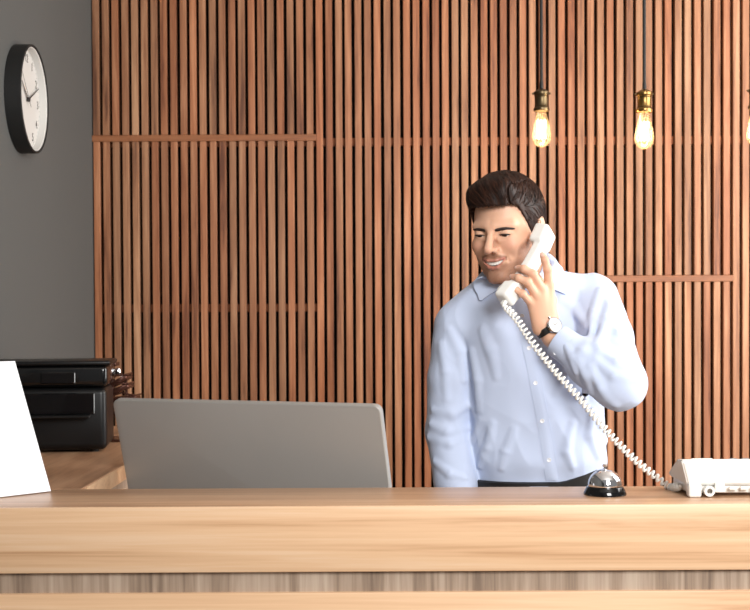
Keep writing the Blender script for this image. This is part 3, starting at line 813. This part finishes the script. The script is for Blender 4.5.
# face pieces
def face_y(x, z, y0=-.16):
    ys = np.linspace(y0, 0., 1200); d = head_sdf(np.stack([np.full_like(ys, x), ys, np.full_like(ys, z)], 1).astype(F32))
    return ys[np.argmax(d < 0)]
for sg in (-1, 1):
    c = from_head((sg*EYE[0], EYE[1], EYE[2]))
    bl = []
    rot = Matrix(HR.tolist()) @ Matrix.Rotation(R(90+24), 3, 'X') @ Matrix.Identity(3)
    er = .0142
    prof = [(er*math.sin(R(a)), er*math.cos(R(a))) for a in range(8, 178, 8)]
    eb = MB().lathe(prof, c, 24, rot).build('eyeball', M['eye'], body, True, 80)
    MB().lathe([(er*math.sin(R(a))*1.004, er*math.cos(R(a))*1.004+.0001) for a in (.5, 8, 16, 25)], c, 24, rot).build('iris', M['iris'], eb, True)
    xs_ = np.linspace(-.0135, .0135, 9)
    pts = []
    for xe in xs_:
        z = slit_mid(xe)+.0024*max(0, 1-(xe/.0135)**2)+.0006
        pts.append(from_head((sg*(EYE[0]+xe), face_y(EYE[0]+xe, z+.0010)-.0004, z)))
    MB().tube(pts, [.0006, .0012, .0016, .0018, .0019, .0019, .0018, .0015, .0007], 6).build('eyelash', M['brow'], body, True)
    mb = MB(); g = np.random.RandomState(5+sg)
    rows = []
    for k, t in enumerate(np.linspace(0, 1, 11)):
        x = .0125+.040*t; zc = .0066+.0022*math.sin(min(1, t*1.3)*1.8)-.003*max(0, t-.6)/.4
        hw = .0033*(1-.72*t**2.2)*(.75 if k == 0 else 1)
        row = []
        for s_ in (-1, -.5, 0, .5, 1):
            z = zc+hw*s_; y = face_y(x, z); row.append(from_head((sg*x, y-.0016*(1-s_*s_)+.0004, z+g.uniform(-.0004, .0004))))
        rows.append(row)
    mb.grid(rows, .0012).build('eyebrow', M['brow'], body, True)
def teeth_pt(x, z): return from_head((x, -.0905+.0085*(x/.024)**2, z))
xs_ = [-.0235, -.0175, -.0115, -.0058, 0, .0058, .0115, .0175, .0235]
for a, b in zip(xs_, xs_[1:]):
    a2, b2 = a+.00025, b-.00025; mid = (a+b)/2
    zt = -.0600; zb = -.0742+.0075*(mid/.024)**2
    P = [[teeth_pt(x, z)+Vector(HR@np.array((0, -.0006*(1-((x-mid)/(b-a)*2)**2), 0))) for z in np.linspace(zt, zb, 5)] for x in np.linspace(a2, b2, 4)]
    MB().grid(P, .003).build('tooth', M['teeth'], body, True)

# fingernails on the gripping hand
M['nail'] = plain('fingernail', (232, 190, 172), .25, var=.02)
for pts, rad in FING3:
    d_ = Vector(pts[3]-pts[2]).normalized(); n_ = Vector((-.25, -1, .15)); n_ = (n_-d_*n_.dot(d_)).normalized(); s_ = d_.cross(n_)
    P = [[Vector(pts[3])+d_*(a*rad[3]*.75+rad[3]*.1)+s_*(b*rad[3]*.62*(1-.25*a*a))+n_*(rad[3]*(1.0-.22*b*b-.12*max(a, 0)**2)) for b in (-1, -.5, 0, .5, 1)] for a in (-1, -.5, 0, .5, 1)]
    MB().grid(P, .0008).build('fingernail', M['nail'], body, True, 60)
# ---- hair
def hair_low(th):      # lowest hair height around the head, angle from the front
    return np.interp(th, [0, .45, .70, .82, .95, 1.10, 1.30, 1.45, 1.75, 2.0, 2.4, 3.15], [.064, .062, .056, .040, .018, -.008, -.022, .012, .014, -.030, -.062, -.068]).astype(F32)
def comb(q):           # coordinate across the combed strands
    return q[:, 0]*.80+q[:, 1]*.35+q[:, 2]*.25
def hair_sdf(p):
    q = to_head(p)
    th = np.abs(np.arctan2(q[:, 0], -(q[:, 1]-.012)))
    side = ell(q, (0, .019, .030), (.0815, .1065, .0925))
    side = smin(side, ell(q, (0, .06, -.02), (.060, .058, .055)), .03)
    # longer top swept up and over from a side parting
    topv = ell(q, (-.002, -.004, .064), (.074, .100, .066))
    topv = smin(topv, cone(q, (.030, -.064, .094), (-.036, -.064, .086), .024, .022), .025)
    topv = smax(topv, .046-q[:, 2]-np.clip(-q[:, 0]-.03, 0, .1)*.25, .012)
    part = .052-.10*np.clip(q[:, 1]+.03, -.1, .2)*0
    groove = np.abs(q[:, 0]-(.055-.12*np.clip(-q[:, 1]-.02, 0, .1)))-.0012
    d = smin(side, topv, .006)
    d = d-.0016*waves(np.stack([comb(q)*9, q[:, 1]*.8, q[:, 2]*.8], 1), 4, (30, 30, 30), 6)*(q[:, 2] > .02)
    d = smax(d, -np.maximum(groove, .05-q[:, 2]), .003)
    low = hair_low(th)+.0012*np.sin(th*170)+.0015*np.sin(th*71)
    return smax(d, (low-q[:, 2])*.85, .004)*HS
V, Q = mesh_sdf(hair_sdf, HEAD_O-.17, HEAD_O+.19, .0018)
hair = np_mesh('hair', V, Q, M['hair'], body)
q = to_head(V.astype(F32))
st = .40+.35*waves(np.stack([comb(q)*12, q[:, 1]*.7, q[:, 2]*.7], 1), 14, (70, 50, 50), 6)
a_ = hair.data.attributes.new('strand', 'FLOAT', 'POINT'); a_.data.foreach_set('value', np.clip(st, 0, 1).astype(F32))
# combed strands lying on the hair
def strands(npts, steps, step, rad):
    g = np.random.RandomState(11); pick = V[g.randint(0, len(V), npts*4)]
    qq = to_head(pick.astype(F32)); keep = (qq[:, 2] > .0)
    P0 = pick[keep][:npts]; tracks = [P0]
    def grad(p):
        e = .002; d0 = hair_sdf(p.astype(F32)); return d0, np.stack([(hair_sdf((p+np.array(a)*e).astype(F32))-d0)/e for a in np.eye(3)], 1)
    for _ in range(steps):
        p = tracks[-1]; qh = to_head(p.astype(F32)); d0, gr = grad(p); nn = gr/np.maximum(np.linalg.norm(gr, axis=1), .2)[:, None]
        top = smooth01(.035, .06, qh[:, 2])[:, None]
        c = top*np.array((-.55, .75, .45))+(1-top)*np.array((0, .62, -.75)); c = c+.12*g.normal(size=c.shape)
        c = c@HR.T; t = c-nn*(c*nn).sum(1)[:, None]; t /= np.maximum(np.linalg.norm(t, axis=1), .05)[:, None]
        p2 = p+t*step; d2 = hair_sdf(p2.astype(F32)); p2 = p2-nn*np.clip(d2-.0006, -.003, .003)[:, None]; tracks.append(p2)
    T = np.stack(tracks, 1); n_, m_ = T.shape[:2]
    tan = np.gradient(T, axis=1); tan /= np.maximum(np.linalg.norm(tan, axis=2), 1e-6)[..., None]
    u = np.cross(tan, np.array((.3, .5, .8))); u /= np.maximum(np.linalg.norm(u, axis=2), 1e-6)[..., None]; w_ = np.cross(tan, u)
    rr = rad*np.concatenate([np.linspace(.4, 1, 2), np.ones(m_-5), np.linspace(1, .2, 3)])[None, :, None]
    ring_ = np.stack([T+(u*math.cos(a)+w_*math.sin(a))*rr for a in (0, 2.094, 4.189)], 2)
    VV = ring_.reshape(-1, 3); base = np.arange(n_*m_*3).reshape(n_, m_, 3)
    QQ = np.concatenate([np.stack([base[:, :-1, k], base[:, :-1, (k+1) % 3], base[:, 1:, (k+1) % 3], base[:, 1:, k]], -1).reshape(-1, 4) for k in range(3)])
    return VV, QQ, np.repeat(g.uniform(.1, .95, n_), m_*3)
SV, SQ, SF = strands(3000, 9, .0045, .00075)
so = np_mesh('hair_strands', SV, SQ, M['hair'], hair); so['kind'] = 'stuff'
a_ = so.data.attributes.new('strand', 'FLOAT', 'POINT'); a_.data.foreach_set('value', SF.astype(F32))
hair['label'] = 'short dark brown hair combed over from a side parting'

# ---- shirt
CUFF_A = WR_L+(EL_L-WR_L)*.085; CUFF_B = WR_L+(EL_L-WR_L)*.33
RIDGES = [  # (px, py, radius, height) polylines lying on the cloth: folds
    [(596, 338), (583, 352), (566, 372), (556, 392)], [(600, 352), (590, 376), (584, 398)],
    [(600, 290), (594, 314), (590, 338)], [(612, 296), (606, 322), (600, 346)],
    [(474, 352), (479, 380), (481, 410)], [(484, 330), (492, 350), (497, 376)],
    [(480, 466), (488, 448), (494, 424)], [(502, 468), (506, 452), (514, 430)], [(474, 440), (482, 420)],
    [(572, 466), (566, 452), (572, 424)], [(596, 455), (589, 436), (590, 412)], [(604, 440), (596, 420), (584, 404)],
    [(560, 300), (575, 310), (590, 330)]]
SLEEVE_R = [[(432, 424), (448, 432), (468, 428)], [(430, 438), (450, 444), (470, 436)], [(434, 410), (452, 414), (466, 406)], [(442, 345), (446, 372), (447, 398)], [(450, 330), (460, 352), (464, 380)], [(436, 462), (450, 474), (466, 478)]]
SLEEVE_L = [[(600, 352), (616, 362), (634, 362)], [(598, 362), (614, 376), (636, 380)], [(596, 346), (604, 332), (622, 322)], [(590, 366), (602, 388), (616, 404)], [(578, 356), (586, 374), (592, 392)], [(566, 346), (572, 358), (576, 372)], [(606, 318), (618, 334), (632, 346)]]
HEM = 1.050
def shirt_base(p):
    d = smax(torso(p), HEM-p[:, 2]+.34*np.clip(p[:, 0]-.43, 0, .2), .006)
    d = smin(d, cone(p, NECK1-np.array((0, 0, .005)), SH_R+np.array((.006, 0, .012)), .058, .052), .035)
    d = smin(d, cone(p, NECK1-np.array((0, 0, .005)), SH_L+np.array((-.006, 0, .002)), .058, .060), .035)
    ar = chain(p, [SH_R, SH_R+(EL_R-SH_R)*.5, EL_R, EL_R+(WR_R-EL_R)*.5, WR_R], [.056, .0560, .051, .050, .040], .012)
    d = smin(d, ar, .007)
    al = chain(p, [SH_L, SH_L+(EL_L-SH_L)*.5, EL_L, EL_L+(WR_L-EL_L)*.45, CUFF_A], [.062, .0610, .0565, .049, .034], .015)
    d = smin(d, al, .009)
    return d
def surf_y(px, py, f, ya=2.70, yb=3.2):
    ys = np.linspace(ya, yb, 500); dr = ray(px, py); P = np.array([(dr.x*y/dr.y, y, CAM_Z+dr.z*y/dr.y) for y in ys], F32)
    d = f(P); k = int(np.argmax(d < 0)); return P[k].astype(float)
fold_pts = []
for line in RIDGES: fold_pts.append(([surf_y(x, y, shirt_base) for x, y in line], .0100, .0050))
for line in SLEEVE_R: fold_pts.append(([surf_y(x, y, shirt_base) for x, y in line], .0070, .0046))
for line in SLEEVE_L: fold_pts.append(([surf_y(x, y, shirt_base) for x, y in line], .0070, .0046))
fold_pts = [([q+np.array((0, r-h, 0)) for q in P], [r*.55]+[r]*(len(P)-2)+[r*.45]) for P, r, h in fold_pts]
def shirt_sdf(p):
    d = shirt_base(p)
    near = np.abs(d) < .03
    if near.any():
        pn = p[near]; dn = d[near]
        for P, rad in fold_pts: dn = smin(dn, chain(pn, P, rad, .004), .012)
        rn = np.abs(waves(pn, 21, (22, 22, 9), 5)); r2 = np.abs(waves(pn, 31, (46, 46, 26), 5))
        dn = dn-.0070*(.35-rn)-.0038*(.3-r2)
        d = d.copy(); d[near] = dn
    # neck opening and sleeve openings
    d = smax(d, -cone(p, NECK1+np.array((0, -.006, -.012)), NECK0+(NECK0-NECK1)*.6, .061, .070), .004)
    w = (WR_L-EL_L)/np.linalg.norm(WR_L-EL_L)
    d = smax(d, -cone(p, CUFF_A-w*.02, CUFF_A+w*.10, .0305, .0305), .003)
    return d
V, Q = mesh_sdf(shirt_sdf, (.08, 2.74, .88), (.68, 3.27, 1.62), .0032)
shirt = np_mesh('shirt', V, Q, M['shirt'], person); shirt['label'] = 'light blue long-sleeved button shirt'

def on_shirt(px, py, out=0.):
    return Vector(surf_y(px, py, shirt_sdf))-ray(px, py).normalized()*out
# placket with stitched edge and buttons
PL = [(517, 300), (522, 318), (527, 340), (532, 362), (536, 384), (540, 404), (543.5, 424), (546.5, 442), (549.5, 460), (551, 472), (552, 480)]
rows = []
for (x, y) in PL: rows.append([on_shirt(x+dx, y, .0022*(1 if abs(dx) < 5 else .3)) for dx in (-6.2, -5.6, -2.5, 0, 2.5, 5.6, 6.2)])
MB().grid(rows, .0010).build('placket', M['shirt'], shirt, True, 60)
for (x, y) in ((522, 316), (529, 348), (535.5, 383), (542.2, 421), (549, 460)):
    b = on_shirt(x, y, .0030); n = -ray(x, y).normalized(); rot = n.to_track_quat('Z', 'Y').to_matrix()
    bt = MB().lathe([(.0008, .0005), (.003, .0006), (.0048, .0012), (.0052, 0), (.0048, -.001), (.0008, -.001)], b, 20, rot).build('button', M['button'], shirt, True)
# cuff
w = Vector(WR_L-EL_L).normalized(); ca_ = Vector(CUFF_A); cu_ = w.orthogonal().normalized(); cv_ = w.cross(cu_)
prof = [(.0315, .004), (.0355, .0045), (.0368, .002), (.0385, -.030), (.0400, -.058), (.0385, -.061), (.034, -.060)]
MB().lathe(prof, ca_, 40, w.to_track_quat('Z', 'Y').to_matrix(), close=False).build('cuff', M['shirt'], shirt, True, 60)
cb_ = on_shirt(555.5, 353, .001)
MB().lathe([(.0008, .0005), (.003, .0006), (.0042, .0010), (.0046, 0), (.0008, -.001)], cb_, 16, (-ray(556, 353).normalized()).to_track_quat('Z', 'Y').to_matrix()).build('button', M['button'], shirt, True)
# collar: stand and two wings
ncx, ncy = .343, 3.062
def ring(th, ax_, ay_, z): return Vector((ncx+ax_*math.sin(th), ncy+ay_*math.cos(th), z))
def push_out(v, off):
    v = np.array(v, F32)
    for _ in range(6):
        s = np.array([v, v+A((.002, 0, 0)), v+A((0, .002, 0)), v+A((0, 0, .002))]); d = shirt_sdf(s)
        if d[0] > off: break
        g = (d[1:]-d[0])/.002; v = v+g/max(np.linalg.norm(g), .3)*(off-d[0])
    return Vector(v.tolist())
P = []
n = 44
for i in range(n+1):
    t = -1+2*i/n; th = t*R(158)                           # 0 = nape, ends at the front
    fr = smooth01(.55, 1., abs(t))
    zt = 1.578-.050*smooth01(.2, 1, abs(t)); tip = smooth01(.70, .97, abs(t))
    tilt = .012*math.sin(th)
    inner = ring(th, .066, .066, zt-.022+tilt); top = ring(th, .071, .070, zt+tilt)
    mid = ring(th*(1-.13*abs(t)), .080, .078, zt-.016-.006*tip+tilt); low = ring(th*(1-.26*abs(t)), .090+.010*tip, .086+.010*tip, zt-.034-.020*tip+tilt)
    P.append([inner, top+Vector((0, 0, .002))]+[push_out(v, o) for v, o in (((top+mid)/2+Vector((0, 0, .003)), .012), (mid, .010), ((mid+low)/2, .008), (low, .0065))])
MB().grid(P, .0022).build('collar', M['shirt'], shirt, True, 70)

# ---- belt, trousers, shoes (behind the counter)
def hip_rise(x): return .34*np.clip(x-.43, 0, .2)
def trousers_sdf(p):
    d = smax(torso(p, .003), p[:, 2]-1.050-hip_rise(p[:, 0]), .004)
    for sg in (-1, 1):
        hip = np.array((.385+sg*.085, 3.09, .93))
        d = smin(d, chain(p, [hip, hip+np.array((sg*.012, 0, -.43)), hip+np.array((sg*.02, .02, -.85))], [.098, .072, .056], .02), .03)
    return smax(d, .055-p[:, 2], .004)
V, Q = mesh_sdf(trousers_sdf, (.16, 2.9, .02), (.62, 3.28, 1.06), .007)
np_mesh('trousers', V, Q, M['navy'], person)['label'] = 'dark navy trousers'
def oval(z, off, n=56):
    a = float(np.interp(z, TZ, TA))+off; b = float(np.interp(z, TZ, TB))+off; cx_, cy_ = float(np.interp(z, TZ, TCX)), float(np.interp(z, TZ, TCY))
    out = []
    for k in range(n+1):
        t = 2*math.pi*k/n; c, s = math.cos(t), math.sin(t); r = (abs(c)**2.5+abs(s)**2.5)**(-1/2.5); out.append(Vector((cx_+a*r*c, cy_+b*r*s, z+float(hip_rise(cx_+a*r*c)))))
    return out
belt = MB().grid([oval(z, o) for z, o in ((1.018, .004), (1.019, .0060), (1.056, .0060), (1.059, .0)) ], .001).build('belt', M['leather'], person, True, 50)
MB().box((.372, 2.962-.004, 1.033), (.045, .006, .036), .002, 1).build('buckle', M['chrome'], belt, True)
for sg in (-1, 1):
    fx, fy_ = .385+sg*.106, 3.09+.02
    def shoe_sdf(p, fx=fx, fy_=fy_, sg=sg):
        d = cone(p, (fx, fy_+.03, .045), (fx+sg*.015, fy_-.15, .030), .042, .036)
        d = smin(d, cone(p, (fx, fy_+.02, .06), (fx, fy_+.01, .10), .042, .040), .03)
        return smax(d, .002-p[:, 2], .004)
    V, Q = mesh_sdf(shoe_sdf, (fx-.08, fy_-.22, -.01), (fx+.08, fy_+.1, .16), .006)
    np_mesh('shoe', V, Q, M['shoe'], person)

# ------------------------------------------------------------------ wristwatch on his left wrist
WC = L3(546.8, 329.5, 2.9155); wa = Vector(HW_L-WR_L).normalized()
watch = thing('wristwatch', 'round white-faced wristwatch on black strap on the man\'s wrist', 'watch', WC)
wrot = wa.to_track_quat('Z', 'Y').to_matrix()
MB().lathe([(.0238, -.0075), (.0258, -.0075), (.0262, 0), (.0258, .0075), (.0238, .0075)], Vector(WC), 40, wrot, close=False).build('strap', M['leather'], watch, True)
dn_ = Vector((.50, -.82, .25)); dn_ = (dn_-wa*dn_.dot(wa)).normalized()
dc = Vector(WC)+dn_*.0256; drot = dn_.to_track_quat('Z', 'Y').to_matrix()
MB().lathe([(.004, 0), (.0175, 0), (.0192, .002), (.0192, .006), (.0182, .0078), (.0172, .0078), (.0169, .0068), (.004, .0068)], dc, 36, drot).build('case', M['chrome'], watch, True)
MB().lathe([(.0005, .0066), (.0170, .0066), (.0170, .0074), (.0005, .0074)], dc, 36, drot).build('dial', M['dial'], watch, True)
for ang, l in ((40, .010), (150, .007)):
    d2 = drot@Vector((math.cos(R(ang)), math.sin(R(ang)), 0)); MB().tube([dc+dn_*.0078, dc+dn_*.0078+d2*l], .0004, 6).build('watch_hand', M['ink'], watch)
MB().lathe([(.0022, 0), (.0022, .004)], dc+dn_*.004+wa*.0190, 12, wa.to_track_quat('Z', 'Y').to_matrix()).build('crown', M['chrome'], watch)

# ------------------------------------------------------------------ handset
H_EAR, H_MOU = L3(543.2, 238.0, 2.945), L3(509.5, 293.5, 2.885)
hu = Vector(H_EAR-H_MOU).normalized(); hn = Vector((-.80, .60, 0)); hn = (hn-hu*hn.dot(hu)).normalized(); hw_ = hu.cross(hn)
HB = np.array([hu, hn, hw_]); HC = (H_EAR+H_MOU)/2; HL = float(np.linalg.norm(H_EAR-H_MOU))
def handset_sdf(p):
    q = (p-A(HC))@A(HB).T
    q[:, 1] += .006*(1-(q[:, 0]/(HL/2))**2)
    d = rbox(q, (0, -.004, 0), np.eye(3), (HL/2, .0125, .0185), .007)
    d = smin(d, rbox(q, (HL/2, .002, 0), np.eye(3), (.026, .0195, .025), .009), .006)
    d = smin(d, rbox(q, (-HL/2, .002, 0), np.eye(3), (.022, .018, .0225), .009), .006)
    return d
V, Q = mesh_sdf(handset_sdf, HC-.15, HC+.15, .0022)
handset = thing('telephone_handset', 'white telephone handset held against the man\'s ear', 'handset', HC)
np_mesh('shell', V, Q, M['white_plastic'], handset)
def hpt(a, b, c): return Vector(HC)+hu*a+hn*b+hw_*c
for e_, nm in ((1, 'earpiece'), (-1, 'mouthpiece')):
    MB().lathe([(.002, 0), (.017, 0), (.017, .0012), (.015, .002), (.002, .002)], hpt(e_*HL/2, .0215, 0), 28, hn.to_track_quat('Z', 'Y').to_matrix()).build(nm, M['white_plastic'], handset, True)
cs_ = hpt(-HL/2-.022, 0, 0)
MB().box(cs_-hu*.004, (.012, .009, .016), .002, 1, (-hu).to_track_quat('Z', 'Y').to_matrix()).build('cord_plug', M['white_plastic'], handset, True)

# ------------------------------------------------------------------ coiled cord from handset to phone base
ctrl = [cs_-hu*.010, at(516, 318, 2.835), at(533, 343, 2.80), at(556, 372, 2.775), at(582, 401, 2.755), at(606, 430, 2.735), at(632, 457, 2.71), at(655, 476, 2.69), at(671, 487.5, 2.672), Vector((PHX0-.006, PHY0+.05, TOP+.017))]
def spline(P, n):
    P = [P[0]*2-P[1]]+list(P)+[P[-1]*2-P[-2]]; out = []
    for i in range(1, len(P)-2):
        for k in range(n):
            t = k/n; a, b, c, d = P[i-1], P[i], P[i+1], P[i+2]
            out.append(.5*((2*b)+(c-a)*t+(2*a-5*b+4*c-d)*t*t+(3*b-a-3*c+d)*t*t*t))
    out.append(P[-2]); return out
sp = spline(ctrl, 40)
ln = [0.]
for a, b in zip(sp, sp[1:]): ln.append(ln[-1]+(b-a).length)
tot = ln[-1]; turns = int(tot/.0112); per = 14; hel = []
for k in range(turns*per+1):
    s_ = tot*k/(turns*per); i = min(max(int(np.searchsorted(ln, s_))-1, 0), len(sp)-2); f_ = (s_-ln[i])/(ln[i+1]-ln[i]); c = sp[i].lerp(sp[i+1], f_)
    t = (sp[i+1]-sp[i]).normalized(); u = t.cross(Vector((0, 1, 0))).normalized(); v = t.cross(u)
    rr = .0062*min(1, s_/.02, (tot-s_)/.02+.05); a = 2*math.pi*k/per
    hel.append(c+(u*math.cos(a)+v*math.sin(a))*rr)
cordo = MB().tube(hel, .0026, 6).build('coiled_cord', M['white_plastic'], None, True)
tag(cordo, 'white coiled telephone cord stretched from handset to phone base', 'cord')
